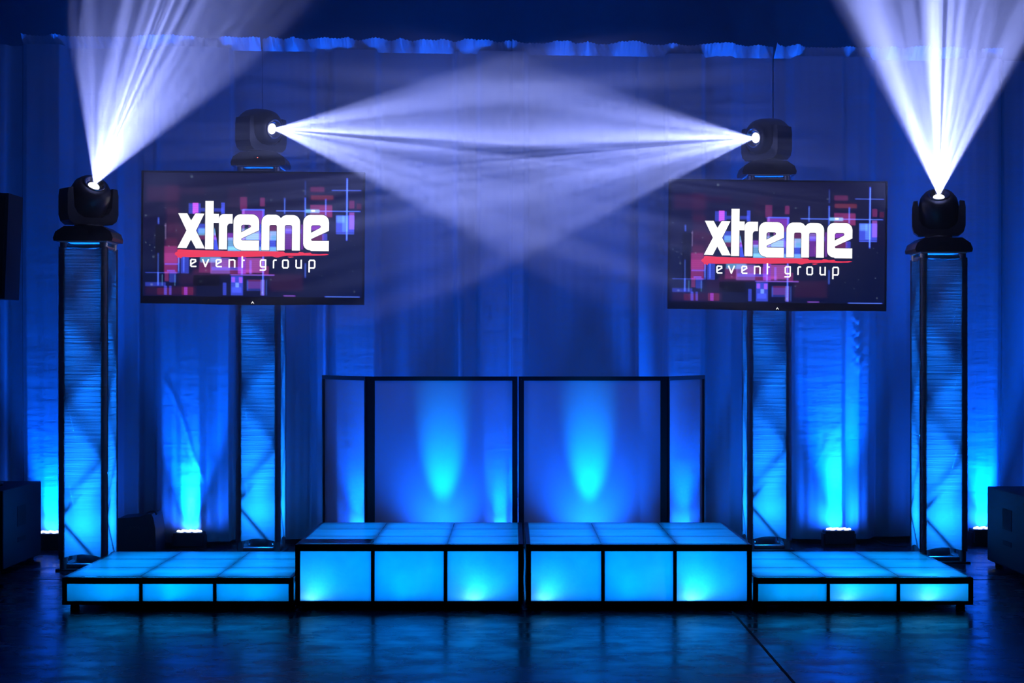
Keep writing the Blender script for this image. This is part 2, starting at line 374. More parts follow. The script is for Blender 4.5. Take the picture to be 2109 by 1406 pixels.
# ------------------------------------------------------------------ stage decks
def make_deck(x0, x1, Y0, h, hot, label, power, il=.006, ir=.006, shade_slab=False, col=CYAN):
    w = x1 - x0; dp = 1.22; r = thing('stage_deck', ((x0 + x1) / 2, Y0, 0), label, 'stage platform', 'light-up stage decks')
    hw = w / 2; t = 0.026; b0 = 0.030      # frame thickness, underside
    fb = MB()
    # horizontal rails: bottom and top rings
    for z0, z1 in ((b0, b0 + .02), (h - .038, h - .004)):
        fb.box(-hw, hw, 0, t, z0, z1); fb.box(-hw, hw, dp - t, dp, z0, z1)
        fb.box(-hw, -hw + t, t, dp - t, z0, z1); fb.box(hw - t, hw, t, dp - t, z0, z1)
    for x in (-hw, hw - t):
        for y in (0, dp - t): fb.box(x, x + t, y, y + t, b0 + .02, h - .038)
    pw = (w - 2 * t) / 3
    for i in (1, 2):
        x = -hw + t + pw * i
        fb.box(x - .0095, x + .0095, 0.0, .02, b0 + .02, h - .038)
        fb.box(x - .0095, x + .0095, dp - .02, dp, b0 + .02, h - .038)
        y = dp * i / 3
        for sx in (-hw, hw - .02): fb.box(sx, sx + .02, y - .0095, y + .0095, b0 + .02, h - .038)
    fb.build('frame', M_BLACK, r)
    MB().box(-hw + t, hw - t, t, dp - t, b0, b0 + .003).build('underside', M_BLACK, r)
    # narrow cross bars under the deck
    cb = MB()
    for i in (1, 2):
        x = -w / 2 + w * i / 3; cb.box(x - .016, x + .016, t, dp - t, h - .034, h - .022)
        y = dp * i / 3; cb.box(-hw + t, hw - t, y - .012, y + .012, h - .034, h - .022)
    cb.build('deck_crossbar', M_BLACK, r)
    for i in range(3):
        xa = -hw + t + pw * i + (.0095 if i else 0); xb = -hw + t + pw * (i + 1) - (.0095 if i < 2 else 0)
        frosted(MB().box(xa + .001, xb - .001, .006, .010, b0 + .021, h - .039).build('front_panel', M_ACR_SIDE, r), M_ACR_SIDE, (0, -1, 0))
        for j in range(3):
            xa2 = -hw + w * i / 3 + (il if i == 0 else .0012); xb2 = -hw + w * (i + 1) / 3 - (ir if i == 2 else .0012)
            ya2 = dp * j / 3 + (.006 if j == 0 else .0012); yb2 = dp * (j + 1) / 3 - (.006 if j == 2 else .0012)
            frosted(MB().box(xa2, xb2, ya2, yb2, h - .0035, h).build('deck_tile', M_ACR_TOP, r), M_ACR_TOP, (0, 0, 1))
    for sx in (-1, 1):
        frosted(MB().box(sx * (hw - .008) - .002, sx * (hw - .008) + .002, t, dp - t, b0 + .021, h - .039).build('side_panel', M_ACR_SIDE, r), M_ACR_SIDE, (sx, 0, 0))
    frosted(MB().box(-hw + t, hw - t, dp - .010, dp - .006, b0 + .021, h - .039).build('back_panel', M_ACR_SIDE, r), M_ACR_SIDE, (0, 1, 0))
    for x in (-hw + .055, hw - .055):
        for y in (.055, dp - .055): MB().lathe([(.0, b0), (.022, b0), (.026, .006), (.024, 0), (0, 0)], 14, Matrix.Translation((x, y, 0))).build('foot', M_RUBBER, r)
    if shade_slab: MB().box(-hw + t, -hw + w / 3, .05, .26, h - .020, h - .008).build('tile_shade_slab', M_BLACK, r)  # opaque slab added under the left front tile to shade it dark
    for s_, ins in ((-1, il), (1, ir)):
        if ins > .01: MB().box(*sorted((s_ * hw, s_ * (hw - ins + .001))), 0, dp, h - .004, h).build('edge_strip', M_BLACK, r)
    # LED strip base light inside the deck and the pods that make the hot spots
    new_light('deck_glow', 'AREA', (0, dp / 2, b0 + .012), power * 1.0, col, r, (0, 0, 1), shape='RECTANGLE', size=w * .9, size_y=dp * .9)
    new_light('deck_glow_front', 'AREA', (0, .30, b0 + (h - b0) * .45), power * .12, col, r, (0, -1, 0), shape='RECTANGLE', size=w * .95, size_y=(h - b0) * .5)
    for hx, hp, warm in hot:
        new_light('led_pod', 'POINT', (hx - (x0 + x1) / 2, .05, b0 + .012), hp * 3, (0.12, 0.6, 1.0) if warm else col, r, shadow_soft_size=0.012)
        new_light('led_pod_throw', 'SPOT', (hx - (x0 + x1) / 2, .12, b0 + .01), hp * 30, (0, .34, 1), r, (.35, -.55, 1), spot_size=math.radians(110), spot_blend=1.0, shadow_soft_size=0.02)
    return r
D0 = 9.24
def X0(px): return (px - CX) * D0 / F
make_deck(X0(128), X0(604.5), D0, .180, [(X0(215), .02, 0), (X0(345), .055, 0), (X0(520), .02, 0)], 'low light-up stage deck on the far left, in front of the left tower', 13, col=(0, .27, 1))
make_deck(X0(608), X0(1077.5), D0, .355, [(X0(640), .12, 1), (X0(820), .03, 0), (X0(975), .12, 1)], 'tall light-up stage deck left of centre with a dark band on top', 17, ir=.026, shade_slab=True)
make_deck(X0(1083.5), X0(1548.5), D0, .355, [(X0(1120), .12, 1), (X0(1285), .03, 0), (X0(1425), .16, 1)], 'tall light-up stage deck right of centre', 17, il=.022)
make_deck(X0(1551.5), X0(2004.5), D0, .180, [(X0(1610), .01, 0), (X0(1745), .08, 1), (X0(1912), .10, 1)], 'low light-up stage deck on the far right, in front of the right tower', 13, col=(0, .29, 1))

def hung_cable(px, z1, label):
    o = MB().tube([(X0(px) + .002 * math.sin(i * 1.3), D0 + .05 + .01 * i / 8, .015 + (z1 - .015) * i / 8) for i in range(9)], .0038, 8).build('white_cable', M_CORD)
    tag(o, label, 'cable', 'white cables between the decks')
hung_cable(1080.6, .335, 'thin white cable in the gap between the two tall decks')
hung_cable(606.3, .165, 'thin white cable in the gap between the left low and tall decks')
# ------------------------------------------------------------------ facade
def make_facade():
    D = 10.62; xs = [P(p, HY, D).x for p in (757, 1067, 1373)]
    ZT = P(0, 775, D).z
    r = thing('folding_facade', (xs[1], D, 0), 'four panel folding facade with white stretch scrims behind the tall decks', 'screen divider')
    def panel(ax, ay, bx, by, lw, rw):
        a = Vector((ax, ay, 0)); b = Vector((bx, by, 0)); L = (b - a).length; d = (b - a).normalized()
        ang = math.atan2(d.y, d.x); M = Matrix.Translation(a) @ Matrix.Rotation(ang, 4, 'Z')
        m = MB(); z1 = ZT; t = .024
        for x0, x1, z0, zz1 in ((0, lw, 0, z1), (L - rw, L, 0, z1), (lw, L - rw, z1 - .026, z1), (lw, L - rw, .0, .03)):
            q = MB().box(x0, x1, -.014, .014, z0, zz1); m.add([M @ v for v in q.v], q.f)
        fo = m.build('frame', M_BLACK, r)
        for x in (lw * .5, L - rw * .5):
            for z in (z1 - .018, .06):
                q = MB().bar((x, -.0165, z), (x, -.013, z), .004, 8); bo = MB(); bo.add([M @ v for v in q.v], q.f); bo.build('bolt', M_CHROME, fo)
        nx, nz = 16, 16; sv = []
        for i in range(nx + 1):
            for j in range(nz + 1):
                u = i / nx; w = j / nz
                sv.append(M @ Vector((lw + (L - lw - rw) * u, .004 * math.sin(math.pi * u) * math.sin(math.pi * w), .03 + (z1 - .056) * w)))
        fs = [(i * (nz + 1) + j, i * (nz + 1) + j + 1, (i + 1) * (nz + 1) + j + 1, (i + 1) * (nz + 1) + j) for i in range(nx) for j in range(nz)]
        MB().add(sv, fs, True).build('scrim', M_SCRIM, r, normals=False)
    wl = P(667, HY, 11.4); wr = P(1448, HY, 11.45)
    g = .003; px = D / F
    panel(wl.x, 11.4, xs[0] - g, D + .02, .020, .020)
    panel(xs[0], D, xs[1] - g, D, 15 * px, 11 * px)
    panel(xs[1] + g, D, xs[2], D, 11 * px, 13 * px)
    panel(xs[2] + g, D + .02, wr.x, 11.45, .020, .020)
    for c in kids(r):
        if c.type == 'MESH':
            for v in c.data.vertices: v.co = v.co - r.location
            for k2 in kids(c):
                for v in k2.data.vertices: v.co = v.co - r.location
    return r
make_facade()
# floor lights behind the facade scrims
for px, D, lab, pw in ((915, 10.86, 'LED floor light glowing through the left facade scrim', 26), (1210, 10.86, 'LED floor light glowing through the right facade scrim', 30)):
    o = copy_tree(up0)
    for c in list(kids(o)):
        if c.type == 'LIGHT': bpy.data.objects.remove(c)
    o.location = (P(px, HY, D).x, D, 0); o['label'] = lab
    new_light('scrim_beam', 'SPOT', (0, -.02, .14), pw * 10, CYAN, o, (0.0, -.36, 1), spot_size=math.radians(27), spot_blend=1.0, shadow_soft_size=0.03)
    new_light('scrim_wash', 'SPOT', (0, 0, .14), pw * 3.4, BLUE, o, (0, -.35, 1), spot_size=math.radians(110), spot_blend=1.0, shadow_soft_size=0.05)

# ------------------------------------------------------------------ truss towers
def make_tower(H):
    r = thing('truss_tower', (0, 0, 0), 'x', 'truss tower', 'truss towers in white stretch sleeves')
    hw = .1525; c = hw - .027
    MB().box(-.17, .17, -.17, .17, 0, .012, .002).build('base_plate', M_BLACK, r)
    MB().box(-hw, hw, -hw, hw, H - .008, H).build('top_plate', M_PLATE, r)
    b = MB()
    for sx in (-1, 1):
        for sy in (-1, 1): b.bar((sx * c, sy * c, .012), (sx * c, sy * c, H - .010), .025, 14)
    for z in (.03, H - .035):
        for s_ in (-1, 1):
            b.bar((-c, s_ * c, z), (c, s_ * c, z), .016, 8); b.bar((s_ * c, -c, z), (s_ * c, c, z), .016, 8)
    c0 = c
    n = max(2, round((H - .14) / .25)); st = (H - .14) / n
    for kf in range(4):
        for i in range(n):
            za = .08 + i * st; c = hw - .045; zb = za + st; s = 1 if (i + (kf // 2)) % 2 == 0 else -1
            if kf == 0: b.bar((s * c, -c, za), (-s * c, -c, zb), .0075, 8)
            if kf == 1: b.bar((-s * c, c, za), (s * c, c, zb), .0075, 8)
            if kf == 2: b.bar((-c, s * c, za), (-c, -s * c, zb), .0075, 8)
            if kf == 3: b.bar((c, -s * c, za), (c, s * c, zb), .0075, 8)
    b.build('lattice', M_METAL, r)
    # sleeve: four sides, hem arcs up between the corners
    hz = .105; vs = []; per = []; q = 12; e = hw + .001
    for a, bb in (((-e, -e), (e, -e)), ((e, -e), (e, e)), ((e, e), (-e, e)), ((-e, e), (-e, -e))):
        for i in range(q): u = i / q; per.append((a[0] + (bb[0] - a[0]) * u, a[1] + (bb[1] - a[1]) * u, u))
    rows = 40
    for (x, y, u) in per:
        arc = math.sin(math.pi * u); k = 1 - .012 * arc
        for j in range(rows + 1):
            t = j / rows; z0 = hz + .030 * arc - .03; z1 = H - .036 - .022 * arc
            vs.append((x * k, y * k, z0 + (z1 - z0) * t))
    n4 = len(per)
    fs = [(i * (rows + 1) + j, ((i + 1) % n4) * (rows + 1) + j, ((i + 1) % n4) * (rows + 1) + j + 1, i * (rows + 1) + j + 1) for i in range(n4) for j in range(rows)]
    MB().add(vs, fs, False).build('stretch_sleeve', M_SOCK, r)
    for (z0, z1, nm) in ((H - .05, H - .045, 'sleeve_hem'),):
        pass
    # LED light standing inside on the base plate
    MB().lathe([(0, .012), (.075, .012), (.08, .03), (.07, .10), (0, .10)], 20).build('inner_light', M_PLASTIC, r)
    new_light('tower_glow', 'POINT', (0, 0, .30), 7, (0.004, .20, 1), r, shadow_soft_size=0.03)
    new_light('tower_throw', 'SPOT', (0, 0, .13), 900, (0, .15, 1), r, (0, 0, 1), spot_size=math.radians(24), spot_blend=1.0, shadow_soft_size=0.05)
    new_light('tower_beam', 'SPOT', (0, 0, .13), 230, (0.004, .17, 1), r, (0, 0, 1), spot_size=math.radians(60), spot_blend=1.0, shadow_soft_size=0.04)
    return r
TW = [(-2.720, 11.10, 2.091, 'sleeved truss tower at the far left, behind the left low deck'),
      (2.838, 11.50, 2.046, 'sleeved truss tower at the far right, behind the right low deck'),
      (-1.749, 12.05, 2.675, 'taller sleeved truss tower carrying the left screen'),
      (1.796, 12.20, 2.630, 'taller sleeved truss tower carrying the right screen')]
for X, Y, H, lab in TW:
    t = make_tower(H); t.location = (X, Y, 0); t['label'] = lab

# ------------------------------------------------------------------ moving heads
def make_mover(loc, ev, tau, label, power, half, ramp, seed):
    r = thing('moving_head_light', loc, label, 'stage light', 'moving head lights on the truss towers')
    hc0 = Vector(loc) + Vector((0, 0, .278))
    ct, st_ = math.cos(math.radians(tau)), math.sin(math.radians(tau))
    d = Vector((math.cos(math.radians(ev)) * ct - hc0.x / hc0.y * st_, -st_, math.sin(math.radians(ev)) * ct - (hc0.z - CAMZ) / hc0.y * st_)).normalized()
    pan = math.atan2(d.x, -d.y)                     # yoke turned so the head tips about its own axle
    # base: chamfered box
    oct_ = [(-.185, .0), (.185, .0), (.19, .02), (.175, .06), (.12, .095), (-.12, .095), (-.175, .06), (-.19, .02)]
    MB().prism(oct_, -.15, .15).build('base', M_PLASTIC, r)
    MB().box(-.03, .03, -.1515, -.1495, .04, .065).build('display', M_SOCKET, r)
    if 'left screen' in label: MB().box(-.006, 0, -.1525, -.1495, .05, .056).build('indicator', M_RED, r)
    Y = bpy.data.objects.new('yoke', None)
    m = MB(); m.lathe([(0, .095), (.09, .095), (.09, .112), (0, .112)], 28)
    out = []
    for a in range(0, 91, 15): out.append((-.165 + .05 * (1 - math.cos(math.radians(90 - a))) * 0 , 0))
    def u_half(s):
        return [(s * .165, .34), (s * .172, .30), (s * .172, .175), (s * .160, .135), (s * .130, .112), (0, .112)]
    outer = u_half(-1) + u_half(1)[::-1][1:]
    inner = [(.135, .345), (.128, .22), (.105, .18), (.06, .155), (-.06, .155), (-.105, .18), (-.128, .22), (-.135, .345)]
    poly = outer + inner
    m.prism(poly, -.075, .075)
    R = Matrix.Rotation(pan, 4, 'Z')
    m.v = [R @ v for v in m.v]
    yo = m.build('yoke', M_PLASTIC, r)
    # head: rounded barrel along d, centred on the axle
    hc = Vector((0, 0, .278))
    q = d.to_track_quat('Z', 'Y').to_matrix().to_4x4(); MH = Matrix.Translation(hc) @ q
    h = MB().lathe([(0, -.175), (.06, -.172), (.10, -.155), (.122, -.11), (.130, -.04), (.130, .04), (.122, .085), (.10, .118), (.082, .130), (.066, .131)], 40, MH)
    h.bar(hc + R @ Vector((-.14, 0, 0)), hc + R @ Vector((.14, 0, 0)), .035, 16)
    ho = h.build('head', M_PLASTIC, r)
    MB().lathe([(.066, .131), (.070, .136), (.066, .139), (.058, .136), (.056, .120), (.040, .112), (.036, .112)], 40, MH).build('lens_ring', M_CHROME, ho)
    MB().lathe([(.0, .118), (.02, .117), (.037, .112)], 28, MH).build('lens', M_LENS, ho)
    # lamp with a streaky gobo
    zl = -d; xl = d.cross(hc0 - Vector((0, 0, CAMZ))).normalized(); yl = zl.cross(xl)
    lo = new_light('beam_lamp', 'SPOT', hc + d * .121, power, WHITE, r, spot_size=2 * half * 1.0, spot_blend=.25, shadow_soft_size=.004)
    Mx = Matrix((xl, yl, zl)).transposed(); lo.rotation_euler = Mx.to_euler()
    L = lo.data; L.use_nodes = True; nt = L.node_tree; em = nt.nodes['Emission']
    tc = N(nt, 'ShaderNodeTexCoord'); sp = N(nt, 'ShaderNodeSeparateXYZ'); nt.links.new(tc.outputs['Normal'], sp.inputs[0])
    dx = N(nt, 'ShaderNodeMath', operation='DIVIDE'); nt.links.new(sp.outputs[0], dx.inputs[0]); nt.links.new(sp.outputs[2], dx.inputs[1])
    dy = N(nt, 'ShaderNodeMath', operation='DIVIDE'); nt.links.new(sp.outputs[1], dy.inputs[0]); nt.links.new(sp.outputs[2], dy.inputs[1])
    k = 1.0 / math.tan(half)
    def tx(su, sv, off, detail):
        cv = N(nt, 'ShaderNodeCombineXYZ')
        a = N(nt, 'ShaderNodeMath', operation='MULTIPLY'); nt.links.new(dx.outputs[0], a.inputs[0]); a.inputs[1].default_value = su * k
        b = N(nt, 'ShaderNodeMath', operation='MULTIPLY'); nt.links.new(dy.outputs[0], b.inputs[0]); b.inputs[1].default_value = sv * k
        nt.links.new(a.outputs[0], cv.inputs[0]); nt.links.new(b.outputs[0], cv.inputs[1]); cv.inputs[2].default_value = off
        no = N(nt, 'ShaderNodeTexNoise'); no.inputs['Scale'].default_value = 1.0; no.inputs['Detail'].default_value = detail; no.inputs['Roughness'].default_value = .65
        nt.links.new(cv.outputs[0], no.inputs['Vector']); return no
    n1 = tx(9.0, .0, seed, 2.5)
    mr = N(nt, 'ShaderNodeMapRange', interpolation_type='SMOOTHSTEP'); mr.inputs['From Min'].default_value = .40; mr.inputs['From Max'].default_value = .62
    mr.inputs['To Min'].default_value = .28; mr.inputs['To Max'].default_value = 1.7
    nt.links.new(n1.outputs['Fac'], mr.inputs['Value'])
    ua = N(nt, 'ShaderNodeMath', operation='MULTIPLY_ADD'); nt.links.new(dx.outputs[0], ua.inputs[0]); ua.inputs[1].default_value = .5 * k; ua.inputs[2].default_value = .5
    cr = N(nt, 'ShaderNodeValToRGB'); cr.color_ramp.interpolation = 'EASE'
    els = cr.color_ramp.elements
    while len(els) > 1: els.remove(els[-1])
    for q_, (p_, v_) in enumerate(ramp):
        e_ = els[0] if q_ == 0 else els.new(p_)
        e_.position = p_; e_.color = (v_, v_, v_, 1)
    nt.links.new(ua.outputs[0], cr.inputs[0])
    mu = N(nt, 'ShaderNodeMath', operation='MULTIPLY'); nt.links.new(cr.outputs[0], mu.inputs[0]); nt.links.new(mr.outputs[0], mu.inputs[1])
    nt.links.new(mu.outputs[0], em.inputs['Strength'])
    return r
R_ = math.radians
make_mover(TW[0][:3], 68, 36, 'moving head light on the far left tower, beam fanning up and right', 2000, R_(25.2),
           [(0, 1.2), (.03, 1.4), (.055, .35), (.08, .3), (.105, 1.1), (.14, .5), (.25, .45), (.34, .9), (.42, .8), (.47, 1.0), (.56, 1.1), (.65, .85), (.73, .6), (.79, .9), (.85, .5), (.92, .4), (.96, 1.1), (1, 1.1)], 3.1)
make_mover(TW[1][:3], 88.5, 36, 'moving head light on the far right tower, beam fanning straight up', 2600, R_(25.2),
           [(0, .8), (.05, .8), (.09, .3), (.15, 1.2), (.21, .9), (.27, .5), (.34, .9), (.42, 1.2), (.58, 1.2), (.66, .8), (.70, .9), (.75, .5), (.83, .6), (.90, 1.3), (.95, .5), (1, .3)], 7.7)
make_mover(TW[2][:3], -5.5, 43, 'moving head light above the left screen, beam thrown to the right', 2100, R_(16.4),
           [(0, .9), (.04, 1.0), (.09, .4), (.20, 1.0), (.30, .7), (.40, 1.2), (.52, .7), (.62, 1.0), (.74, .6), (.85, 1.2), (.91, .7), (1, 1.1)], 1.4)
make_mover(TW[3][:3], 184.5, 43, 'moving head light above the right screen, beam thrown to the left', 2100, R_(16.4),
           [(0, .9), (.06, 1.1), (.12, .4), (.25, .8), (.38, 1.1), (.50, .7), (.60, 1.1), (.70, .6), (.80, .9), (.90, .5), (.96, .4), (1, .4)], 5.2)

# ------------------------------------------------------------------ televisions with the logo picture
TVW, TVH = 1.510, .897
def tu(u): return (u - 1057.5) / 1955.0 * TVW        # columns and rows measured on the set's own face
def tv_(v): return (680 - v) / 1176.0 * TVH
ART = []   # x0 y0 x1 y1 colour strength softness
def A(x0, y0, x1, y1, c, s=1.0, soft=6): ART.append((x0, y0, x1, y1, c, s, soft))
PU, MG, BL, CY, RD, DB, WH, OR = (.35, .05, .75), (.75, .08, .45), (.06, .10, .95), (.20, .55, 1.0), (.60, .05, .16), (.03, .04, .40), (.8, .85, 1.), (.75, .12, .06)
# dim maroon fields
for x0, y0, x1, y1, s in [(130, 230, 420, 360, .18), (290, 210, 400, 470, .12), (300, 420, 420, 640, .16), (420, 240, 640, 300, .10), (300, 560, 480, 760, .22), (420, 600, 480, 780, .15), (290, 690, 400, 900, .42), (840, 240, 1000, 420, .08),
                          (1560, 230, 1680, 270, .40), (1560, 300, 1760, 340, .45), (1210, 1000, 1500, 1150, .18), (1400, 560, 1700, 700, .15), (280, 1120, 560, 1190, .25), (120, 1120, 280, 1190, .15), (540, 960, 900, 1010, .35), (420, 1000, 560, 1100, .14)]:
    A(x0, y0, x1, y1, RD, s, 34)
A(1560, 225, 1680, 270, MG, .25); A(1565, 300, 1760, 338, OR, .35); A(1560, 385, 1750, 490, MG, .75); A(1640, 400, 1755, 500, RD, .5); A(1900, 345, 1945, 415, MG, .55); A(1965, 370, 2005, 420, RD, .6)
A(530, 375, 580, 470, (.75, .08, .75), .9); A(495, 380, 600, 470, BL, .55); A(780, 370, 812, 470, BL, .8); A(600, 420, 800, 450, BL, .45); A(945, 320, 1005, 430, MG, .5, 12); A(1120, 325, 1160, 400, MG, .6, 10)
A(970, 425, 1160, 435, BL, .9, 4); A(965, 430, 985, 780, (.5, .2, .9), .5); A(1140, 430, 1160, 560, BL, .9); A(960, 440, 1150, 560, PU, .6, 14); A(1020, 560, 1115, 640, (.4, .1, .6), .5)
A(560, 560, 660, 640, BL, .6, 10); A(580, 600, 760, 660, CY, .7, 14); A(560, 660, 760, 700, MG, .5, 10); A(700, 640, 1220, 700, PU, .55, 14); A(720, 680, 770, 790, BL, 1.0, 6); A(840, 680, 960, 790, CY, .7, 8); A(955, 600, 1115, 700, CY, .55, 14)
A(1000, 640, 1110, 700, CY, .7, 5); A(1110, 560, 1150, 790, BL, .8, 6); A(1200, 570, 1270, 660, MG, .5); A(1200, 620, 1280, 700, CY, .9, 12); A(1200, 690, 1260, 790, BL, .8); A(1340, 600, 1480, 640, BL, .8, 12); A(1340, 570, 1400, 620, (.4, .2, .9), .6)
A(1340, 620, 1400, 780, PU, .4); A(840, 760, 1280, 800, CY, .8, 10); A(1390, 690, 1400, 760, MG, .6, 3); A(1480, 560, 1500, 780, PU, .4)
A(1568, 570, 1650, 610, PU, .7); A(1568, 640, 1680, 700, MG, .45, 10); A(1665, 640, 1710, 700, BL, .6)
# bright cross lines on the right
for x, y0, y1, s in [(1880, 145, 700, 1.0), (1515, 320, 560, .7), (1335, 325, 470, .45), (1695, 330, 480, .6), (1515, 170, 300, .15), (1150, 820, 1190, .9), (965, 840, 1010, .8), (232, 820, 1110, .7), (232, 505, 565, .5), (455, 850, 990, .5), (412, 850, 990, .6), (1520, 900, 1030, .4), (1180, 1050, 1190, .2), (1015, 1050, 1150, .25)]:
    A(x - 8, y0, x + 8, y1, BL, s, 8); A(x - 2, y0 + 10, x + 2, y1 - 10, CY, s * .8, 3)
for y, x0, x1, s in [(440, 1260, 2000, .8), (255, 1745, 2005, .55), (638, 1785, 1945, .8), (1198, 1690, 2000, .8), (1192, 1330, 1435, .55), (995, 120, 420, .4), (1010, 860, 1250, .5), (435, 950, 1160, .5)]:
    A(x0, y - 5, x1, y + 5, BL if y != 1192 else PU, s, 5); A(x0 + 10, y - 1.5, x1 - 10, y + 1.5, CY, s * .5, 3)
A(1520, 425, 1640, 455, CY, .9, 12); A(1570, 430, 1600, 445, WH, 1.2, 8); A(1785, 475, 1945, 630, BL, .9); A(1790, 480, 1860, 540, CY, .45, 20); A(1840, 480, 1890, 620, CY, .3, 10); A(1900, 450, 1945, 600, (.4, .1, .6), .7)
# lower left
A(285, 760, 400, 1000, (.75, .06, .4), .30, 14); A(285, 820, 420, 910, MG, .5, 16); A(290, 910, 410, 925, BL, .6); A(430, 850, 500, 1000, BL, .5); A(600, 850, 780, 900, CY, .55, 14); A(590, 890, 700, 990, MG, .5, 14); A(690, 860, 860, 1000, (.35, .15, .8), .5, 10)
A(700, 940, 960, 970, BL, .5); A(780, 880, 940, 950, MG, .5, 10); A(860, 960, 1060, 1000, MG, .5); A(930, 850, 1000, 1000, PU, .8, 10); A(1000, 860, 1160, 990, (.55, .1, .55), .6, 10); A(1030, 880, 1050, 1000, BL, .6); A(1150, 930, 1200, 1010, MG, .6); A(870, 1000, 1250, 1015, MG, .6)
A(870, 1020, 975, 1190, BL, .75, 8); A(875, 1030, 905, 1075, PU, .9); A(940, 1030, 970, 1080, PU, 1.0); A(910, 1080, 940, 1120, (.2, .4, 1), .8); A(880, 1120, 960, 1165, BL, .5); A(800, 1080, 830, 1190, BL, .6); A(1020, 1050, 1130, 1130, MG, .4); A(1010, 1065, 1140, 1150, BL, .25); A(1130, 1050, 1165, 1190, (.3, .2, .95), .5)
A(265, 1010, 272, 1110, CY, .3, 2); A(376, 1010, 384, 1110, CY, .25, 2); A(290, 980, 325, 1070, MG, .55, 8); A(310, 970, 380, 985, BL, .7); A(330, 985, 390, 1080, BL, .35); A(120, 1080, 300, 1115, BL, .4, 10); A(225, 1130, 350, 1190, RD, .5, 8); A(285, 1110, 310, 1190, BL, .6); A(330, 1110, 350, 1190, BL, .5); A(440, 1120, 540, 1190, RD, .8, 8); A(460, 1120, 490, 1190, PU, .6)
A(290, 560, 300, 700, (.4, .3, .6), .3, 2); A(280, 575, 300, 582, (.4, .3, .6), .3, 2)
rr = random.Random(5)
DOTS = [(520, 142, .5, 12), (120, 488, .4, 8), (120, 372, .25, 6), (388, 620, .45, 6), (640, 300, .3, 6), (1215, 345, .35, 9), (1020, 212, .25, 8), (325, 760, .5, 8), (122, 728, .45, 7), (158, 750, .4, 6), (200, 770, .4, 6), (175, 800, .35, 6), (190, 855, .35, 10), (202, 665, .4, 6),
        (605, 1070, .25, 14), (175, 1100, .5, 12), (650, 970, .4, 7), (1220, 1050, .4, 7), (1785, 985, .3, 6), (1935, 970, .35, 7), (1780, 775, .3, 6), (1950, 740, .3, 6), (1745, 1068, .3, 6), (1665, 1012, .35, 6), (1970, 595, .3, 6), (1915, 700, .25, 6), (1950, 1150, .3, 8), (1145, 1165, .5, 9), (1500, 260, .25, 10), (290, 420, .2, 6), (385, 425, .2, 6)]
def art_mesh():
    nx, ny = 381, 219; X_0, X_1, Y_0, Y_1 = 98, 2017, 108, 1203
    us = np.linspace(X_0, X_1, nx); vs_ = np.linspace(Y_0, Y_1, ny); U, V = np.meshgrid(us, vs_)
    img = np.zeros((ny, nx, 3)); img[:] = (.0008, .0035, .032)
    img[..., 0] += .002 * (V < 700)
    for x0, y0, x1, y1, c, s, soft in ART:
        m = np.clip((U - x0) / soft + .5, 0, 1) * np.clip((x1 - U) / soft + .5, 0, 1) * np.clip((V - y0) / soft + .5, 0, 1) * np.clip((y1 - V) / soft + .5, 0, 1)
        img += (m * s * (.15 if c == RD else .26 if c in (MG, OR) else .75))[..., None] * np.array(c)
    for x, y, s, rad in DOTS:
        m = np.clip(1 - np.hypot(U - x, V - y) / (rad * 1.4), 0, 1) ** 1.2
        img += (m * s * .35)[..., None] * np.array((.5, .7, .9))
    img *= (1 + .10 * np.sin(V * .9))[..., None]
    img[(np.abs(U - 245) < 38) & (V > 580) & (V < 990)] *= .35
    blk = (U > 540) & (U < 770) & (V > 1015) & (V < 1110); img[blk] *= .3
    img = np.clip(img, 0, 1.1)
    co = np.stack([tu(U), np.full_like(U, -.0205), tv_(V)], -1).reshape(-1, 3)
    me = bpy.data.meshes.new('screen')
    fs = [(j * nx + i, j * nx + i + 1, (j + 1) * nx + i + 1, (j + 1) * nx + i) for j in range(ny - 1) for i in range(nx - 1)]
    me.from_pydata([tuple(c) for c in co], [], fs)
    at = me.color_attributes.new('picture', 'FLOAT_COLOR', 'POINT')
    at.data.foreach_set('color', np.concatenate([img.reshape(-1, 3), np.ones((nx * ny, 1))], 1).ravel())
    return me
def screen_mat():
    m, nt, out = mat('lit_screen'); a = N(nt, 'ShaderNodeAttribute', attribute_name='picture')
    e = N(nt, 'ShaderNodeEmission'); e.inputs[1].default_value = 1.5; nt.links.new(a.outputs['Color'], e.inputs[0])
    g = N(nt, 'ShaderNodeBsdfGlossy'); g.inputs['Roughness'].default_value = .3; g.inputs[0].default_value = (.04, .04, .04, 1)
    ad = N(nt, 'ShaderNodeAddShader'); nt.links.new(e.outputs[0], ad.inputs[0]); nt.links.new(g.outputs[0], ad.inputs[1]); nt.links.new(ad.outputs[0], out.inputs['Surface']); return m
M_SCREEN = screen_mat(); M_WHITE = emit('lit_white_lettering', (1, 1, 1), 1.6); M_STROKE = emit('lit_red_brush_stroke', (1.0, .045, .11), 1.05); M_EDGE = emit('lettering_outline', (.004, .003, .02), 1.0)  # edge material is the logo's own dark letter outline

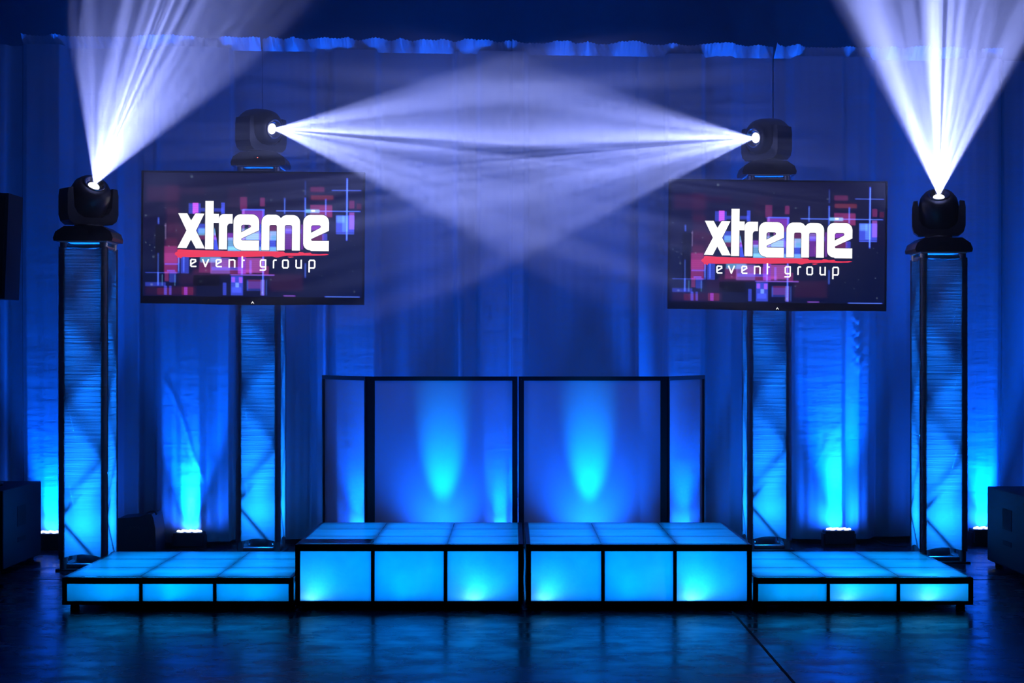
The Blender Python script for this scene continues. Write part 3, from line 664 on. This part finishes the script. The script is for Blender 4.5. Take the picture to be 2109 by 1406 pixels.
def arc(cx_, cy_, r, a0, a1, n=8, ry=None):
    ry = ry or r
    return [(cx_ + r * math.cos(math.radians(a0 + (a1 - a0) * i / n)), cy_ + ry * math.sin(math.radians(a0 + (a1 - a0) * i / n))) for i in range(n + 1)]
def glyphs():
    L = []
    L.append([(402, 466), (484, 466), (518, 528), (555, 466), (636, 468), (563, 620), (642, 780), (560, 780), (518, 703), (480, 778), (397, 776), (476, 620)])
    L.append([(640, 355), (716, 355), (716, 468), (762, 469), (762, 552), (716, 552), (716, 786), (640, 786)])
    L.append(arc(806, 516, 46, 180, 270) + [(882, 470), (882, 558), (862, 558)] + arc(862, 584, 27, 270, 180, 5) + [(835, 786), (760, 786)])
    def e(dx):
        o = [(1115, 795), (955, 795)] + arc(950, 725, 63, 90, 180) + arc(950, 540, 63, 180, 270, 8, 68) + arc(1052, 540, 63, 270, 360, 8, 68) + [(1115, 614), (960, 688), (960, 698), (968, 702), (1115, 702)]
        h = [(958, 578), (970, 566), (1030, 566), (1041, 574), (1038, 586), (958, 630)]
        return [[(x + dx, y) for x, y in o], [(x + dx, y) for x, y in h]]
    L += e(0)
    L.append([(1133, 792)] + arc(1196, 540, 63, 180, 270, 8, 67) + [(1262, 473), (1285, 482), (1304, 502), (1324, 483), (1346, 475)] + arc(1410, 542, 63, 270, 360, 8, 67) + [(1473, 792), (1400, 792), (1400, 582)] + arc(1386, 580, 14, 0, -90, 4) +
             arc(1354, 580, 14, 270, 180, 4) + [(1340, 792), (1267, 792), (1267, 582)] + arc(1253, 580, 14, 0, -90, 4) + arc(1219, 580, 14, 270, 180, 4) + [(1205, 792)])
    L += e(611)
    return L
def fill_mesh(name, loops, y, off=0.0, m=None, ext=.0006):
    cu = bpy.data.curves.new(name, 'CURVE'); cu.dimensions = '2D'; cu.fill_mode = 'BOTH'; cu.extrude = ext; cu.offset = off
    for li, lp in enumerate(loops):
        ar = sum(lp[i - 1][0] * lp[i][1] - lp[i][0] * lp[i - 1][1] for i in range(len(lp)))
        hole = len(lp) == 6 and min(q[0] for q in lp) in (958, 1569)
        if (ar > 0) != hole: lp = lp[::-1]
        sp = cu.splines.new('POLY'); sp.points.add(len(lp) - 1); sp.use_cyclic_u = True
        for i, (u, v) in enumerate(lp): sp.points[i].co = (tu(u), tv_(v), 0, 1)
    o = bpy.data.objects.new(name, cu); COL.objects.link(o)
    me = bpy.data.meshes.new_from_object(o.evaluated_get(bpy.context.evaluated_depsgraph_get())); bpy.data.objects.remove(o)
    me.transform(Matrix.Translation((0, y, 0)) @ Matrix.Rotation(math.pi / 2, 4, 'X')); me.name = name
    me.materials.clear(); me.materials.append(m); return me
STROKE = [[(375, 828), (385, 812), (398, 808), (400, 790), (420, 786), (520, 792), (700, 796), (900, 800), (1100, 798), (1330, 799), (1342, 812), (1455, 812), (1468, 802), (1500, 806), (1512, 812), (1565, 808), (1575, 818), (1640, 821), (1700, 817), (1728, 823),
           (1690, 831), (1600, 834), (1500, 833), (1420, 838), (1360, 836), (1290, 848), (1230, 843), (1000, 850), (700, 851), (520, 856), (445, 853), (430, 868), (418, 858), (400, 864), (398, 846), (385, 840)], [(1362, 846), (1400, 843), (1420, 848), (1385, 855)], [(1255, 842), (1290, 852), (1262, 853)]]
def small_text():
    b = MB(); th = 12.5
    def st(pts):
        for i in range(len(pts) - 1):
            a = Vector((pts[i][0], pts[i][1])); c = Vector((pts[i + 1][0], pts[i + 1][1])); d = (c - a).normalized(); n = Vector((-d.y, d.x)) * th / 2
            a2 = a - d * th * .38; c2 = c + d * th * .38
            q = [a2 + n, c2 + n, c2 - n, a2 - n]; y = -.0226 - .00002 * len(b.f)
            b.add([(tu(p.x), y, tv_(p.y)) for p in q], [(0, 1, 2, 3)])
    t, m_, bt = 876, 908, 938
    def e(x): st([(x + 8, m_ + 10), (x + 48, m_ - 14), (x + 46, t + 2), (x + 14, t), (x + 6, t + 8), (x + 6, bt - 8), (x + 14, bt), (x + 50, bt)])
    e(512); st([(622, t), (646, bt), (672, t)]); e(735); st([(854, bt + 4), (854, t + 2), (892, t), (902, t + 9), (902, bt + 4)])
    st([(968, 850), (968, bt + 4)]); st([(968, t + 4), (984, t + 4)])
    st([(1172, t), (1136, t), (1128, t + 10), (1128, bt - 10), (1136, bt), (1170, bt)]); st([(1172, t), (1172, 958), (1164, 966), (1126, 966)])
    st([(1242, bt + 6), (1242, t + 10), (1250, t), (1264, t)]); st([(1322, t + 10), (1330, t), (1362, t), (1370, t + 10), (1370, bt - 4), (1362, bt + 6), (1330, bt + 6), (1322, bt - 4), (1322, t + 10)])
    st([(1440, t), (1440, bt - 4), (1448, bt + 6), (1484, bt + 4)]); st([(1484, t), (1484, bt + 8)])
    st([(1554, 978), (1554, t + 10), (1562, t), (1594, t), (1602, t + 10), (1602, bt - 4), (1594, bt + 6), (1556, bt + 6)])
    return b
def make_tv():
    r = thing('television', (0, 0, 0), 'x', 'television', 'flat screens on the towers')
    hw, hh = TVW / 2, TVH / 2
    b = MB(); b.box(-hw, hw, -.014, .03, -hh, hh, .003)
    b.box(-hw, hw, -.022, -.014, hh - .012, hh); b.box(-hw, -hw + .012, -.022, -.014, -hh, hh - .012); b.box(hw - .012, hw, -.022, -.014, -hh, hh - .012)
    low = [(-hw + .012, -hh + .036), (-hw + .012, -hh)] + [(x, -hh - .006 * math.exp(-(x / .35) ** 4)) for x in np.linspace(-hw * .8, hw * .8, 15)] + [(hw - .012, -hh), (hw - .012, -hh + .036)]
    b.prism(low, -.023, -.014); bz = b.build('bezel', M_PLASTIC, r)
    me = art_mesh(); me.materials.append(M_SCREEN); so = bpy.data.objects.new('screen', me); COL.objects.link(so); so.parent = r
    G = glyphs()
    for nm, mesh in (('lettering_edge', fill_mesh('lettering_edge', G, -.0212, .0018, M_EDGE, .0002)), ('lettering', fill_mesh('lettering', G, -.0222, -.0014, M_WHITE, .0002)), ('brush_stroke', fill_mesh('brush_stroke', STROKE, -.0222, 0, M_STROKE, .0002))):
        o = bpy.data.objects.new(nm, mesh); COL.objects.link(o); o.parent = so
    small_text().build('small_lettering', M_WHITE, so)
    MB().add([(tu(x), -.0235, tv_(v)) for x, v in ((1048, 1262), (1061, 1243), (1075, 1262), (1068, 1262), (1061, 1252), (1055, 1262))], [(0, 1, 4, 5), (1, 2, 3, 4)]).build('badge', M_WHITE, bz)
    MB().box(-.12, .12, .03, .075, -.15, .15).build('wall_mount', M_BLACK, r)
    return r
tv0 = make_tv()
tv0['label'] = 'wide flat television on the left tall tower showing the xtreme event group logo'
pc = P(520.5, 489.5, 11.68); tv0.location = (pc.x, 11.68 + .02, pc.z); tv0.rotation_euler = (0, R_(.45), 0)
tv1 = copy_tree(tv0); tv1['label'] = 'wide flat television on the right tall tower showing the xtreme event group logo'
pc = P(1601.5, 504.5, 11.93); tv1.location = (pc.x, 11.93 + .02, pc.z); tv1.rotation_euler = (0, R_(.65), 0)
# fill the gap between set and tower with a mount arm
for t, ty, tx in ((tv0, 12.05 - .153, TW[2][0]), (tv1, 12.20 - .153, TW[3][0])):
    a = t.location.y + .075
    o = MB().box(tx - t.location.x - .05, tx - t.location.x + .05, .075, ty - t.location.y, -.06, .06).build('mount_arm', M_BLACK, t)

# ------------------------------------------------------------------ loudspeakers, bag, cables
def sub(xin, s, y0, y1, h, label):
    r = thing('subwoofer', (xin - s * 0 , y0, 0), label, 'loudspeaker', 'floor subwoofers')
    w = .62; xa, xb = (-w, 0) if s < 0 else (0, w)
    MB().box(xa, xb, 0, y1 - y0, .03, h, .008).build('cabinet', M_CARPET, r)
    MB().box(xa + .03, xb - .03, -.006, 0, .06, h - .03).build('grille', M_SOCKET, r)
    sx = 0
    hm = MB(); yy = (y1 - y0) * .46
    hm.box(sx - .002, sx + .002, yy - .10, yy + .10, .27, .40); ho = hm.build('handle', M_SOCKET, r)
    MB().box(sx - .002, sx + .002, yy - .09, yy + .09, .17, .20).build('connector_plate', M_SOCKET, r)
    for x in (xa + .06, xb - .06):
        for y in (.06, y1 - y0 - .06): MB().lathe([(0, .03), (.025, .03), (.025, 0), (0, 0)], 12, Matrix.Translation((x, y, 0))).build('foot', M_RUBBER, r)
    return r
sub(-3.165, -1, 10.75, 11.62, .522, 'black subwoofer on the floor at the left picture edge')
sub(3.105, 1, 10.45, 11.29, .511, 'black subwoofer on the floor at the right picture edge')
r = thing('loudspeaker', (-3.36, 11.2, .522), 'black loudspeaker raised on a pole above the left subwoofer', 'loudspeaker')
MB().bar((0, 0, 0), (0, 0, 1.22), .018, 14).build('pole', M_BLACK, r)
MB().lathe([(0, 0), (.06, 0), (.06, .02), (.025, .03)], 16).build('pole_flange', M_BLACK, r)
c = MB(); pl = [(-.20, 1.215), (.118, 1.205), (.145, 1.880), (-.20, 1.895)]; c.prism(pl, -.16, .16); c.build('cabinet', M_CARPET, r)
MB().prism([(-.18, 1.235), (.10, 1.225), (.125, 1.86), (-.18, 1.875)], -.166, -.16).build('grille', M_SOCKET, r)

def bag():
    D = 11.95; z = lambda y: P(0, y, D).z; x = lambda p: P(p, HY, D).x
    r = thing('equipment_bag', (x(283), D, 0), 'black padded bag standing on the floor right of the left front tower', 'bag')
    cx_ = x(283)
    pts = [(243, 1067), (268, 1065), (290, 1063), (302, 1058), (313, 1058), (317, 1066), (321, 1090), (322, 1115), (322, 1140)]
    poly = [(x(243) - cx_, .0)] + [(x(a) - cx_, z(b)) for a, b in pts[:-1]] + [(x(322) - cx_, .0)]
    m = MB().prism(poly, -.02, .30); m.build('bag_body', M_BAG, r)
    MB().tube([(x(296) - cx_, .10, z(1060)), (x(303) - cx_, .10, z(1056)), (x(312) - cx_, .10, z(1055)), (x(317) - cx_, .10, z(1062))], .008).build('carry_handle', M_RUBBER, r)
    s = [(258, 1097), (264, 1086), (271, 1083), (266, 1095), (261, 1096), (270, 1088), (276, 1083), (278, 1087), (281, 1083), (284, 1087), (287, 1083), (287, 1088), (294, 1082)]
    MB().tube([(x(a) - cx_, -.021, z(b)) for a, b in s], .0022, 5).build('script_print', M_BAGPRINT, r)
    MB().prism([(x(306) - cx_, z(1125)), (x(312) - cx_, z(1113)), (x(317) - cx_, z(1125))], -.0225, -.02).build('corner_patch', M_BAGPRINT, r)
    return r
bag()
def cable(pts, label, r_=.006):
    pts = [Vector(p) for p in pts]; sm = []
    for i in range(len(pts) - 1):
        p0 = pts[max(i - 1, 0)]; p1 = pts[i]; p2 = pts[i + 1]; p3 = pts[min(i + 2, len(pts) - 1)]
        for k in range(8):
            t = k / 8; sm.append(.5 * ((2 * p1) + (p2 - p0) * t + (2 * p0 - 5 * p1 + 4 * p2 - p3) * t * t + (3 * p1 - p0 - 3 * p2 + p3) * t ** 3))
    sm.append(pts[-1]); o = MB().tube(sm, r_, 6).build('power_cable', M_RUBBER); tag(o, label, 'cable', 'black cables on the floor')
def fp(px, py): D = CAMZ * F / (py - HY); return ((px - CX) * D / F, D, .007)
cable([fp(1752, 1114), fp(1790, 1110), fp(1830, 1124), fp(1868, 1126)], 'black power cable running right from the light under the right screen')
cable([fp(1640, 1117), fp(1670, 1112), fp(1700, 1116)], 'black power cable left of the light under the right screen')
cable([fp(416, 1114), fp(440, 1118), fp(478, 1121)], 'black power cable right of the light under the left screen')
cable([fp(86, 1108), fp(100, 1115), fp(118, 1118)], 'black power cable on the floor left of the far left tower')

# ------------------------------------------------------------------ haze
def haze():
    m, nt, out = mat('thin_stage_haze'); v = N(nt, 'ShaderNodeVolumeScatter'); v.inputs['Color'].default_value = (.92, .94, 1, 1); v.inputs['Density'].default_value = .16; v.inputs['Anisotropy'].default_value = 0.0
    nt.links.new(v.outputs[0], out.inputs['Volume'])
    o = MB().box(-6.5, 6.5, 10.2, 13.4, .0015, 6.0).build('haze', m); tag(o, 'thin blue-white stage haze that shows the light beams', kind='stuff')
haze()
